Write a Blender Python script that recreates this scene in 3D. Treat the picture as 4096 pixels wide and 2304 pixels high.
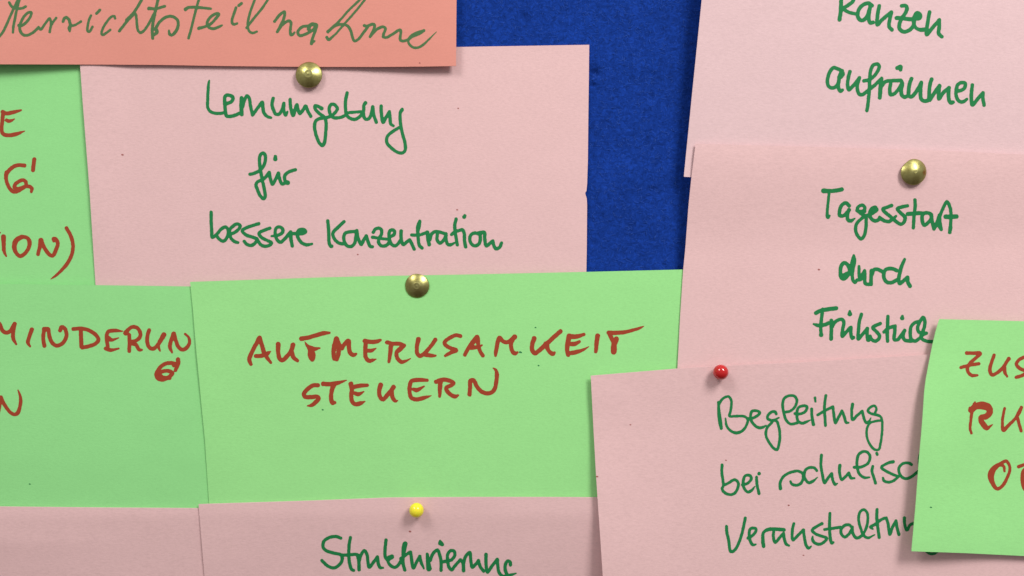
import bpy, bmesh, math, random
import numpy as np
from mathutils import Vector
random.seed(7)
S = bpy.context.scene
for o in list(bpy.data.objects): bpy.data.objects.remove(o)

# ---------------------------------------------------------------- camera
D = 360.0            # millimetres from the lens to the felt
PX = 0.1             # millimetres on the felt per photograph pixel
cam_d = bpy.data.cameras.new('camera'); cam = bpy.data.objects.new('camera', cam_d)
S.collection.objects.link(cam); S.camera = cam
cam.location = (0, -D/1000, 0); cam.rotation_euler = (math.radians(90), 0, 0)
cam_d.sensor_width = 36; cam_d.lens = 36*D/(4096*PX)
cam_d.clip_start = 0.01; cam_d.clip_end = 50
cam_d.dof.use_dof = False

# ---------------------------------------------------------------- light (an indoor room with two ceiling lamps)
W = bpy.data.worlds.new('World'); S.world = W; W.use_nodes = True
nt = W.node_tree; nt.nodes.clear()
wo = nt.nodes.new('ShaderNodeOutputWorld'); bg = nt.nodes.new('ShaderNodeBackground')
tc = nt.nodes.new('ShaderNodeTexCoord'); sp = nt.nodes.new('ShaderNodeSeparateXYZ')
mr = nt.nodes.new('ShaderNodeMapRange'); mr.inputs[1].default_value = -0.8; mr.inputs[2].default_value = 0.9
cr = nt.nodes.new('ShaderNodeMixRGB'); cr.inputs[1].default_value = (0.150, 0.112, 0.105, 1); cr.inputs[2].default_value = (0.86, 0.83, 0.78, 1)
nt.links.new(tc.outputs['Generated'], sp.inputs[0]); nt.links.new(sp.outputs[2], mr.inputs[0])
nt.links.new(mr.outputs[0], cr.inputs[0]); nt.links.new(cr.outputs[0], bg.inputs[0]); nt.links.new(bg.outputs[0], wo.inputs[0])
bg.inputs[1].default_value = 0.75

def lamp(name, az, polar, dist, w, h, energy, col):
    l = bpy.data.lights.new(name, 'AREA'); l.shape = 'RECTANGLE'; l.size = w; l.size_y = h; l.energy = energy; l.color = col
    o = bpy.data.objects.new(name, l); S.collection.objects.link(o)
    a, p = math.radians(az), math.radians(polar)
    d = Vector((math.sin(p)*math.sin(a), -math.cos(p), math.sin(p)*math.cos(a)))
    o.location = d*dist
    o.rotation_euler = (-d).to_track_quat('-Z', 'Y').to_euler()
    return o
lamp('ceiling_lamp', 37, 51, 1.12, 0.33, 0.40, 9.7, (1, 0.965, 0.90))
lamp('ceiling_lamp', -36, 54, 1.50, 0.40, 0.46, 7.8, (1, 0.965, 0.91))

S.view_settings.view_transform = 'Standard'; S.view_settings.look = 'None'
S.view_settings.exposure = 0.0; S.view_settings.gamma = 1; S.view_settings.use_curve_mapping = False

# ---------------------------------------------------------------- helpers
def world(px, py, h):
    """photograph pixel + height above the felt in mm -> metres"""
    k = (D-h)/D
    return ((px-2048)*PX*k/1000, -h/1000, (1152-py)*PX*k/1000)
def sm(a, b, x):
    t = np.clip((np.asarray(x, float)-a)/(b-a), 0, 1); return t*t*(3-2*t)
def srgb(r, g, b):
    f = lambda c: (c/255/12.92) if c/255 <= 0.04045 else ((c/255+0.055)/1.055)**2.4
    return (f(r), f(g), f(b), 1)
def link(o, parent=None):
    S.collection.objects.link(o)
    if parent: o.parent = parent
    return o
def mesh_obj(name, verts, faces, mat, parent=None, loc=(0,0,0), smooth=True):
    me = bpy.data.meshes.new(name)
    me.from_pydata([(v[0]-loc[0], v[1]-loc[1], v[2]-loc[2]) for v in verts], [], faces)
    if smooth: me.polygons.foreach_set('use_smooth', [True]*len(me.polygons))
    for m in (mat if isinstance(mat, list) else [mat]): me.materials.append(m)
    me.update()
    return link(bpy.data.objects.new(name, me), parent)
def tag(o, label=None, cat=None, group=None, kind=None):
    if label: o['label'] = label
    if cat: o['category'] = cat
    if group: o['group'] = group
    if kind: o['kind'] = kind
    return o

# ---------------------------------------------------------------- materials
def new_mat(name):
    m = bpy.data.materials.new(name); m.use_nodes = True
    n = m.node_tree; b = n.nodes['Principled BSDF']
    return m, n, b
def N(n, t, **k):
    x = n.nodes.new(t)
    for a, v in k.items(): setattr(x, a, v)
    return x
def noise(n, vec, scale, detail=3, rough=0.5):
    x = N(n, 'ShaderNodeTexNoise'); x.inputs['Scale'].default_value = scale
    x.inputs['Detail'].default_value = detail; x.inputs['Roughness'].default_value = rough
    n.links.new(vec, x.inputs['Vector']); return x.outputs['Fac']
def mapping(n, src, scale, rot=(0,0,0)):
    x = N(n, 'ShaderNodeMapping'); x.inputs['Scale'].default_value = scale; x.inputs['Rotation'].default_value = rot
    n.links.new(src, x.inputs['Vector']); return x.outputs['Vector']
def ramp(n, fac, stops):
    x = N(n, 'ShaderNodeValToRGB'); e = x.color_ramp.elements
    e[0].position, e[0].color = stops[0]; e[1].position, e[1].color = stops[-1]
    for p, c in stops[1:-1]:
        q = e.new(p); q.color = c
    n.links.new(fac, x.inputs[0]); return x.outputs[0]
def g(v): return (v, v, v, 1)
def mul(n, a, b):
    x = N(n, 'ShaderNodeMixRGB', blend_type='MULTIPLY'); x.inputs[0].default_value = 1
    n.links.new(a, x.inputs[1]) if not isinstance(a, tuple) else setattr(x.inputs[1], 'default_value', a)
    n.links.new(b, x.inputs[2]); return x.outputs[0]

def paper_mat(name, col, fleck=0.06, mottle=0.05):
    m, n, b = new_mat(name)
    co = N(n, 'ShaderNodeTexCoord').outputs['Object']
    rot = (0, math.radians(14), 0)
    mv = noise(n, mapping(n, co, (60, 60, 110), rot), 1, 5, 0.6)
    c1 = ramp(n, mv, [(0.3, g(1-mottle)), (0.7, g(1+mottle*0.3))])
    # felted fibres: short strokes lying roughly level
    fv = noise(n, mapping(n, co, (620, 620, 1700), rot), 1, 4, 0.66)
    c2 = ramp(n, fv, [(0.30, g(1-fleck)), (0.5, g(1.0)), (0.72, g(1+fleck*0.8))])
    gv = noise(n, mapping(n, co, (2600, 2600, 3400)), 1, 2, 0.5)
    c3 = ramp(n, gv, [(0.3, g(0.965)), (0.7, g(1.02))])
    # sparse pale and dark flecks
    vo = N(n, 'ShaderNodeTexVoronoi'); vo.inputs['Scale'].default_value = 1
    n.links.new(mapping(n, co, (170, 170, 420), rot), vo.inputs['Vector'])
    c4 = ramp(n, vo.outputs['Distance'], [(0.0, g(1.12)), (0.07, g(1.0)), (1.0, g(1.0))])
    col_ = mul(n, mul(n, mul(n, mul(n, col, c1), c2), c3), c4)
    n.links.new(col_, b.inputs['Base Color'])
    b.inputs['Roughness'].default_value = 0.86; b.inputs['Specular IOR Level'].default_value = 0.18
    b.inputs['Sheen Weight'].default_value = 0.05
    bp = N(n, 'ShaderNodeBump'); bp.inputs['Strength'].default_value = 0.38; bp.inputs['Distance'].default_value = 0.00012
    n.links.new(fv, bp.inputs['Height'])
    b2 = N(n, 'ShaderNodeBump'); b2.inputs['Strength'].default_value = 0.12; b2.inputs['Distance'].default_value = 0.0006
    n.links.new(mv, b2.inputs['Height']); n.links.new(b2.outputs[0], bp.inputs['Normal'])
    n.links.new(bp.outputs[0], b.inputs['Normal'])
    return m
PINK  = (0.738, 0.498, 0.516, 1)
GREEN = (0.325, 0.752, 0.285, 1)
MINT  = (0.292, 0.722, 0.280, 1)
PALE  = (0.720, 0.518, 0.552, 1)
SALM  = (0.700, 0.285, 0.238, 1)
M = {
 'pink': paper_mat('pink_paper', PINK, 0.07, 0.022),
 'green': paper_mat('green_paper', GREEN, 0.05, 0.022),
 'mint': paper_mat('mint_paper', MINT, 0.04, 0.022),
 'pale': paper_mat('pale_pink_paper', PALE, 0.06, 0.022),
 'salmon': paper_mat('salmon_paper', SALM, 0.03, 0.02),
}
def lit_edge_mat(name, col):
    m, n, b = new_mat(name)
    b.inputs['Base Color'].default_value = (min(.92, col[0]*1.1+.10), min(.92, col[1]*1.1+.10), min(.92, col[2]*1.1+.10), 1)  # card colour lightened: paints in the light caught along the cut edges
    b.inputs['Roughness'].default_value = 0.95; b.inputs['Specular IOR Level'].default_value = 0.1
    return m
ME = {'pale': lit_edge_mat('pale_pink_lit_cut_edge', PALE), 'mint': lit_edge_mat('mint_lit_cut_edge', MINT), 'pink': lit_edge_mat('pink_lit_cut_edge', PINK), 'green': lit_edge_mat('green_lit_cut_edge', GREEN), 'salmon': lit_edge_mat('salmon_lit_cut_edge', SALM)}

def ink_mat(name, light, dark):
    m, n, b = new_mat(name)
    at = N(n, 'ShaderNodeAttribute', attribute_name='density')
    co = N(n, 'ShaderNodeTexCoord').outputs['Object']
    mv = noise(n, mapping(n, co, (500, 500, 700)), 1, 4, 0.6)
    ad = N(n, 'ShaderNodeMath', operation='MULTIPLY_ADD'); ad.inputs[1].default_value = 0.9; ad.inputs[2].default_value = -0.45
    n.links.new(mv, ad.inputs[0])
    su = N(n, 'ShaderNodeMath', operation='ADD', use_clamp=True)
    n.links.new(ad.outputs[0], su.inputs[0]); n.links.new(at.outputs['Fac'], su.inputs[1])
    c = ramp(n, su.outputs[0], [(0.0, light), (1.0, dark)])
    n.links.new(c, b.inputs['Base Color'])
    b.inputs['Roughness'].default_value = 0.7; b.inputs['Specular IOR Level'].default_value = 0.25
    return m
INK = {
 'green_on_pink': ink_mat('green_marker_ink', srgb(24, 122, 68), srgb(4, 76, 38)),
 'green_on_salmon': ink_mat('green_marker_ink_on_salmon', srgb(74, 112, 70), srgb(36, 86, 50)),
 'red_on_green': ink_mat('rust_red_marker_ink', srgb(156, 62, 38), srgb(120, 36, 22)),
 'dark': ink_mat('dark_speck', srgb(160, 95, 92), srgb(140, 78, 78)),
 'dark_green': ink_mat('dark_green_speck', srgb(50, 125, 75), srgb(35, 100, 60)),
}

# ---------------------------------------------------------------- the felt board
def felt():
    m, n, b = new_mat('blue_felt')
    co = N(n, 'ShaderNodeTexCoord').outputs['Object']
    warp = N(n, 'ShaderNodeTexNoise'); warp.inputs['Scale'].default_value = 260; warp.inputs['Detail'].default_value = 3
    n.links.new(co, warp.inputs['Vector'])
    wv = N(n, 'ShaderNodeVectorMath', operation='MULTIPLY_ADD')
    wv.inputs[1].default_value = (0.006,)*3
    n.links.new(warp.outputs['Color'], wv.inputs[0]); n.links.new(co, wv.inputs[2])
    f1 = noise(n, mapping(n, wv.outputs[0], (380, 380, 1100), (0, math.radians(28), 0)), 1, 5, 0.68)
    f2 = noise(n, mapping(n, wv.outputs[0], (1100, 1100, 420), (0, math.radians(12), 0)), 1, 5, 0.68)
    f3 = noise(n, co, 55, 5, 0.6)
    c1 = ramp(n, f1, [(0.28, g(0.62)), (0.5, g(1.0)), (0.74, g(1.45))])
    c2 = ramp(n, f2, [(0.28, g(0.70)), (0.5, g(1.0)), (0.74, g(1.4))])
    c3 = ramp(n, f3, [(0.3, g(0.87)), (0.7, g(1.12))])
    base = (0.0066, 0.036, 0.255, 1)
    n.links.new(mul(n, mul(n, mul(n, base, c1), c2), c3), b.inputs['Base Color'])
    b.inputs['Roughness'].default_value = 1; b.inputs['Specular IOR Level'].default_value = 0.05
    b.inputs['Sheen Weight'].default_value = 0.12; b.inputs['Sheen Tint'].default_value = (0.25, 0.45, 1, 1)
    bp = N(n, 'ShaderNodeBump'); bp.inputs['Strength'].default_value = 0.5; bp.inputs['Distance'].default_value = 0.0004
    n.links.new(f1, bp.inputs['Height'])
    b3 = N(n, 'ShaderNodeBump'); b3.inputs['Strength'].default_value = 0.5; b3.inputs['Distance'].default_value = 0.002
    n.links.new(f3, b3.inputs['Height']); n.links.new(b3.outputs[0], bp.inputs['Normal'])
    n.links.new(bp.outputs[0], b.inputs['Normal'])
    # sheet with old pin dents where the felt is bare, and real thickness
    xs = np.unique(np.concatenate([np.linspace(-2600, 1700, 12), np.linspace(1700, 2900, 240), np.linspace(2900, 6700, 12)]))
    ys = np.unique(np.concatenate([np.linspace(-1800, -200, 8), np.linspace(-200, 1250, 280), np.linspace(1250, 4100, 12)]))
    X, Y = np.meshgrid(xs, ys)
    H = np.zeros_like(X)
    dents = [(2378, 292, 15, 1.5), (2384, 322, 9, -0.9), (2372,340,8,.8), (2605, 298, 8, 0.7), (2612, 760, 8, .45), (2440, 875, 9, -.35), (2545, 195, 5, -.3), (2600, 785, 6, .4)]
    r = random.Random(3)
    for _ in range(46): dents.append((r.uniform(1830, 2760), r.uniform(0, 1080), r.uniform(4, 9), r.uniform(-.25, .4)))
    for dx, dy, s, a in dents: H -= a*np.exp(-((X-dx)**2+(Y-dy)**2)/(2*s*s))
    H += 0.10*np.sin(X/71+Y/53)*np.sin(Y/97-X/160)
    H = np.minimum(H, 0.25)
    ny, nx = X.shape
    V = [world(X[j, i], Y[j, i], 0) for j in range(ny) for i in range(nx)]
    V = [(v[0], -H[k//nx, k % nx]/1000, v[2]) for k, v in enumerate(V)]
    F = [(j*nx+i, (j+1)*nx+i, (j+1)*nx+i+1, j*nx+i+1) for j in range(ny-1) for i in range(nx-1)]
    nb = len(V)
    for j, i in ((0, 0), (0, nx-1), (ny-1, nx-1), (ny-1, 0)):
        v = V[j*nx+i]; V.append((v[0], 0.012, v[2]))
    F.append((nb, nb+1, nb+2, nb+3))
    rim = [i for i in range(nx)], [(j*nx+nx-1) for j in range(ny)], [(ny-1)*nx+i for i in range(nx-1, -1, -1)], [j*nx for j in range(ny-1, -1, -1)]
    for k, rr in enumerate(rim): F.append(tuple(rr[::-1])[::-1]+(nb+(k+1) % 4, nb+k))
    o = mesh_obj('pinboard', V, F, m)
    tag(o, 'bright blue felt pinboard behind all the cards', None, None, 'structure')
    # loose fibres standing off the nap
    me_v, me_f = [], []
    for _ in range(2600):
        x, y = r.uniform(1800, 2840), r.uniform(-40, 1130)
        L = r.uniform(6, 20); a = r.gauss(math.radians(-18), 0.9); bend = r.uniform(-.9, .9); w = r.uniform(.25, .5)
        h0 = 0.12; pts = []
        for k in range(5):
            t = k/4; pts.append((x, y, h0+0.35*math.sin(t*math.pi)*r.uniform(.4, 1)))
            x += math.cos(a)*L/4; y += math.sin(a)*L/4; a += bend/4
        b0 = len(me_v)
        for k, (u, v, h) in enumerate(pts):
            q = pts[min(k+1, 4)]; p = pts[max(k-1, 0)]
            tx, ty = q[0]-p[0], q[1]-p[1]; ln = math.hypot(tx, ty)+1e-6
            ox, oy = -ty/ln*w, tx/ln*w
            me_v += [world(u+ox, v+oy, h), world(u-ox, v-oy, h)]
            if k: me_f.append((b0+2*k-2, b0+2*k-1, b0+2*k+1, b0+2*k))
    fm, fn, fb = new_mat('blue_fibre'); fb.inputs['Base Color'].default_value = (0.016, 0.075, 0.40, 1); fb.inputs['Roughness'].default_value = .9
    fo = mesh_obj('felt_fibres', me_v, me_f, fm, o, smooth=False); fo['kind'] = 'stuff'
felt()

# ---------------------------------------------------------------- cards
class Card: pass
def poly(pts, t):
    p = np.array(pts, float)
    d = np.concatenate([[0], np.cumsum(np.hypot(*np.diff(p, axis=0).T))]); d /= d[-1]
    return np.interp(t, d, p[:, 0]), np.interp(t, d, p[:, 1])
def card(col, top, bottom, left, right, hf, label, nx=70, ny=50, vextra=(), thick=0.27):
    """top/bottom run left to right, left/right run top to bottom, in photograph pixels"""
    U = np.linspace(0, 1, nx); Vv = np.unique(np.concatenate([np.linspace(0, 1, ny), np.array(vextra, float)]))
    ny = len(Vv)
    tx, ty = poly(top, U); bx, by = poly(bottom, U); lx, ly = poly(left, Vv); rx, ry = poly(right, Vv)
    u, v = np.meshgrid(U, Vv)
    def coons(t, b, l, r):
        return ((1-v)*t[None, :]+v*b[None, :]+(1-u)*l[:, None]+u*r[:, None]
                - ((1-u)*(1-v)*t[0]+u*(1-v)*t[-1]+(1-u)*v*b[0]+u*v*b[-1]))
    X = coons(tx, bx, lx, rx); Y = coons(ty, by, ly, ry)
    # soften the four corners a touch, as cut card is
    H = hf(X, Y)
    V = [world(X[j, i], Y[j, i], H[j, i]) for j in range(ny) for i in range(nx)]
    Vb = [world(X[j, i], Y[j, i], H[j, i]) for j in range(ny) for i in range(nx)]
    Vb = [(a, b+thick/1000, c) for a, b, c in Vb]
    n0 = nx*ny
    F = [(j*nx+i, (j+1)*nx+i, (j+1)*nx+i+1, j*nx+i+1) for j in range(ny-1) for i in range(nx-1)]
    F += [(n0+j*nx+i, n0+j*nx+i+1, n0+(j+1)*nx+i+1, n0+(j+1)*nx+i) for j in range(ny-1) for i in range(nx-1)]
    nface = len(F)
    rim = [i for i in range(nx)]+[j*nx+nx-1 for j in range(1, ny)]+[(ny-1)*nx+i for i in range(nx-2, -1, -1)]+[j*nx for j in range(ny-2, 0, -1)]
    # separate rim verts so that the cut edge shades crisply
    r0 = 2*n0; allv = V+Vb; L = len(rim)
    ev = [allv[k] for k in rim]+[allv[n0+k] for k in rim]
    for k in range(L): F.append((r0+k, r0+(k+1) % L, r0+L+(k+1) % L, r0+L+k))
    allv = allv+ev
    cx, cy = float(X.mean()), float(Y.mean()); loc = world(cx, cy, float(hf(np.array(cx), np.array(cy))))
    o = mesh_obj('note_card', allv, F, [M[col], ME[col]], None, loc)
    o.location = loc
    mi = [0]*nface+[1]*L; o.data.polygons.foreach_set('material_index', mi)
    tag(o, label, 'card', 'moderation cards pinned to the blue board')
    c = Card(); c.o = o; c.h = hf; c.loc = loc; c.col = col
    return c
def wav(x, y, a=0.12, p=0.0):
    return a*np.sin(x/310.+p)*np.sin(y/230.+1.7*p)+0.5*a*np.sin(x/130.-y/190.+p)

hC = lambda x, y: 0.5+wav(x, y, .06, 1)
hB = lambda x, y: 0.95+1.2*(1-sm(312, 560, x))*(1-0.75*sm(850, 1140, y))+wav(x, y, .10, 2)
hA = lambda x, y: 2.35+2.6*(1-sm(-150, 480, x))*sm(-500, 262, y)+1.7*sm(1330, 1824, x)*sm(-450, 263, y)+wav(x, y, .10, 3)
hD = lambda x, y: 2.75+0.5*sm(1300, 1700, y)*(1-sm(1800, 2030, y))*np.cos((x-300)/500.)+wav(x, y, .12, 4)
hE = lambda x, y: 3.35+0.5*(1-sm(760, 1050, x))*sm(1180, 1500, y)*(1-sm(1750, 2030, y))+wav(x, y, .13, 5)
hF = lambda x, y: 3.3-2.6*np.clip((y-2065)/280., 0, 1)+0.9*(1-sm(-100, 620, x))*np.exp(-np.sqrt((y-2168)**2+80)/110.)+wav(x, y, .16, 6)
hH = lambda x, y: 4.05-3.3*np.clip((y-2055)/300., 0, 1)**1.1+0.5*(1-sm(794, 1000, x))*sm(2050, 2250, y)+0.28*np.exp(-((x-1900)/110.)**2-((y-1995)/34.)**2)+wav(x, y, .14, 7)
hG1 = lambda x, y: 5.1+0.6*(1-sm(2740, 3100, x))+3.0*np.clip((600-y)/700., 0, 2)+wav(x, y, .10, 8)
hG2 = lambda x, y: 4.0+2.7*(1-sm(600, 1020, y))+0.25*(1-sm(2710, 2900, x))+wav(x, y, .10, 9)
hG3 = lambda x, y: 4.7+0.9*(1-sm(1380, 1750, y+0.04*(x-2700)))+0.5*(1-sm(2363, 2600, x))*sm(1480, 1600, y)+3.4*(1-sm(2363, 2900, x))*sm(1560, 2300, y)+wav(x, y, .10, 10)
hI = lambda x, y: 6.3+0.7*(1-sm(3690, 4100, x))+3.0*(1-sm(3640, 4040, x))*sm(1300, 1800, y)+1.0*sm(1900, 2210, y)+wav(x, y, .12, 11)

cardC = card('mint', [(-1340, 235), (700, 225)], [(-1330, 1160), (720, 1152)], [(-1340, 235), (-1330, 1160)], [(700, 225), (720, 1152)], hC,
  'green card under the salmon card with rust red fragments E, G and ION)')
cardB = card('pink', [(314, 207), (1824, 188), (2357, 179)], [(385, 1165), (2345, 1115)], [(314, 207), (320, 258), (330, 400), (358, 760), (382, 1139), (385, 1165)],
  [(2357, 179), (2353, 500), (2351.5, 640), (2348.5, 735), (2346.5, 755), (2346.5, 762), (2341, 771), (2342.5, 780), (2347, 793), (2348.5, 820), (2347, 1000), (2345, 1115)], hB,
  'pink card reading Lernumgebung für bessere Konzentration, small nick in its right edge', nx=90, ny=60, vextra=np.linspace(0.56, 0.70, 50))
cardA = card('salmon', [(-215, -640), (1834, -630)], [(-215, 254), (0, 257), (400, 258), (640, 259.5), (900, 264), (1200, 267), (1500, 267.5), (1700, 266), (1824, 263.5)],
  [(-215, -640), (-215, 254)], [(1834, -630), (1826, 0), (1824, 263.5)], hA,
  'salmon orange card with thin green cursive writing along the top left border', nx=90)
cardG1 = card('pale', [(2830, -210), (4870, -140)], [(2735.4, 706.7), (2766, 708.5), (4780, 790)], [(2830, -210), (2807, 0), (2770, 360), (2735.4, 706.7)], [(4870, -140), (4780, 790)], hG1,
  'pink card in the top right corner reading Ranzen aufräumen')
cardD = card('mint', [(-1250, 1125), (0, 1135.5), (382, 1140.5), (640, 1144), (835, 1147)], [(-1240, 2050), (870, 2062)], [(-1250, 1125), (-1240, 2050)], [(835, 1147), (870, 2062)], hD,
  'mid green card at the left border with rust red MINDERUNG')
cardE = card('green', [(760.5, 1127.5), (1280, 1110), (1520, 1104), (1840, 1098.5), (2346, 1087.5), (2733, 1078), (2800, 1076)], [(838, 2045), (2810, 2010)],
  [(760.5, 1127.5), (771.7, 1240), (785, 1400), (804, 1600), (820, 1764), (836, 2010), (838, 2045)], [(2800, 1076), (2810, 2010)], hE,
  'central green card reading AUFMERKSAMKEIT STEUERN in rust red capitals', nx=90)
cardF = card('pink', [(-1200, 2018), (0, 2026), (400, 2030), (792, 2032.5), (850, 2033)], [(-1190, 2930), (890, 2940)], [(-1200, 2018), (-1190, 2930)], [(850, 2033), (890, 2940)], hF,
  'dusky pink card with no writing in view, bottom left corner')
cardG2 = card('pink', [(2782.6, 575.8), (2792, 575), (3240, 586.7), (3456, 593), (3780, 603), (4096, 618), (4820, 650)], [(2708, 1492), (4750, 1565)],
  [(2782.6, 576), (2766, 708), (2754.5, 820), (2741, 1000), (2733, 1078), (2721, 1260), (2710, 1472), (2708, 1492)], [(4820, 650), (4750, 1565)], hG2,
  'pink card on the right reading Tagesstart durch Frühstück', nx=90)
cardH = card('pink', [(794, 2016.5), (1240, 2002.5), (1560, 1990), (1900, 1988), (2200, 1988), (2388, 1989), (2835, 1992)], [(862, 2915), (2850, 2905)],
  [(794, 2016.5), (818, 2304), (862, 2915)], [(2835, 1992), (2850, 2905)], hH,
  'pink card at the bottom edge reading Strukturierung under a yellow ball pin', nx=90)
cardG3 = card('pink', [(2363, 1502.7), (2710, 1474), (2861, 1464.6), (3020, 1457), (3200, 1449), (3718, 1418), (4395, 1378)], [(2416, 2410), (4450, 2300)],
  [(2363, 1502.7), (2373, 1700), (2384, 1900), (2390, 1990), (2407, 2240), (2411, 2304), (2416, 2410)], [(4395, 1378), (4450, 2300)], hG3,
  'pink card reading Begleitung bei schulischen Veranstaltungen, half covered at its right', nx=90)
cardI = card('green', [(3757.8, 1276.5), (4096, 1285), (5800, 1330)], [(3646, 2205), (3850, 2212), (4096, 2224), (5690, 2300)],
  [(3757.8, 1276.5), (3743, 1325), (3730, 1380), (3716, 1450), (3703, 1520), (3697, 1570), (3690, 1680), (3676, 1840), (3663, 2020), (3646, 2205)], [(5800, 1330), (5690, 2300)], hI,
  'green card at the right border, its left edge curling up, with ZUS RU OT', nx=120, ny=70)

# ---------------------------------------------------------------- handwriting
K = 4.025
T = {'A': (0, 0, K), 'B': (560, 0, K), 'C': (1160, 0, K), 'D': (780, 280, K), 'E': (1160, 340, K), 'F': (900, 560, K), 'G': (800, 800, K), 'H': (1280, 800, K),
     'K': (1760, 800, K), 'L': (0, 400, K), 'L2': (0, 700, 2*K), 'M': (0, 840, K), 'N': (0, 1240, K), 'O': (440, 1240, K), 'P': (960, 1280, K), 'Q': (1500, 1260, K), 'R': (2040, 1260, K),
     'S': (0, 1520, 2*K), 'U': (3240, 0, K), 'V': (3456, 160, K), 'V2': (3280, 250, 2*K), 'W': (3220, 700, K), 'X': (3240, 980, K), 'Y': (3200, 1180, K), 'Z': (2820, 1540, K),
     'AA': (3160, 1560, K), 'AB': (2860, 1760, K), 'AC': (3100, 1760, K), 'AD': (2860, 1944, K), 'AE': (3240, 1944, K), 'AF': (1240, 1944, K), 'AG': (1560, 1944, K),
     'AH': (3456, 1340, K), 'AI': (3456, 1660, K), 'PX': (0, 0, 1)}
def parse(txt, w):
    strokes = []; ox, oy, k = T['PX']; cw = w
    for part in txt.replace('\n', ' ').split(';'):
        pts = []
        for tok in part.split():
            if tok[0] == '@': ox, oy, k = T[tok[1:]]
            elif tok[0] == 'w': cw = float(tok[1:])
            else:
                a = [float(q) for q in tok.split(',')]
                pts.append((ox+a[0]/k, oy+a[1]/k, (a[2] if len(a) > 2 else cw)/k/2))
        if pts: strokes.append(np.array(pts))
    return strokes
def spline(p, n=7):
    if len(p) == 1: return np.vstack([p, p+[0.01, 0, 0]])
    if len(p) == 2: return p
    q = np.vstack([2*p[0]-p[1], p, 2*p[-1]-p[-2]]); out = []
    for i in range(1, len(q)-2):
        p0, p1, p2, p3 = q[i-1], q[i], q[i+1], q[i+2]
        d = [max(np.hypot(*(b-a)[:2]), 1e-3)**0.5 for a, b in ((p0, p1), (p1, p2), (p2, p3))]
        m1 = (p1-p0)/d[0]-(p2-p0)/(d[0]+d[1])+(p2-p1)/d[1]; m2 = (p2-p1)/d[1]-(p3-p1)/(d[1]+d[2])+(p3-p2)/d[2]
        m1, m2 = m1*d[1], m2*d[1]
        for t in np.linspace(0, 1, n, endpoint=False):
            t2, t3 = t*t, t*t*t
            out.append((2*t3-3*t2+1)*p1+(t3-2*t2+t)*m1+(-2*t3+3*t2)*p2+(t3-t2)*m2)
    out.append(q[-2]); return np.array(out)
_rs = np.random.RandomState(5)
def smooth_noise(shape, cell):
    a = _rs.rand(shape[0]//cell+3, shape[1]//cell+3)*2-1
    y = np.arange(shape[0])/cell; x = np.arange(shape[1])/cell
    yi, xi = y.astype(int), x.astype(int); fy, fx = (y-yi)[:, None], (x-xi)[None, :]
    fy, fx = fy*fy*(3-2*fy), fx*fx*(3-2*fx)
    A = a[yi][:, xi]; B = a[yi][:, xi+1]; C = a[yi+1][:, xi]; Dd = a[yi+1][:, xi+1]
    return (A*(1-fx)+B*fx)*(1-fy)+(C*(1-fx)+Dd*fx)*fy
STEP = 2.0
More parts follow.
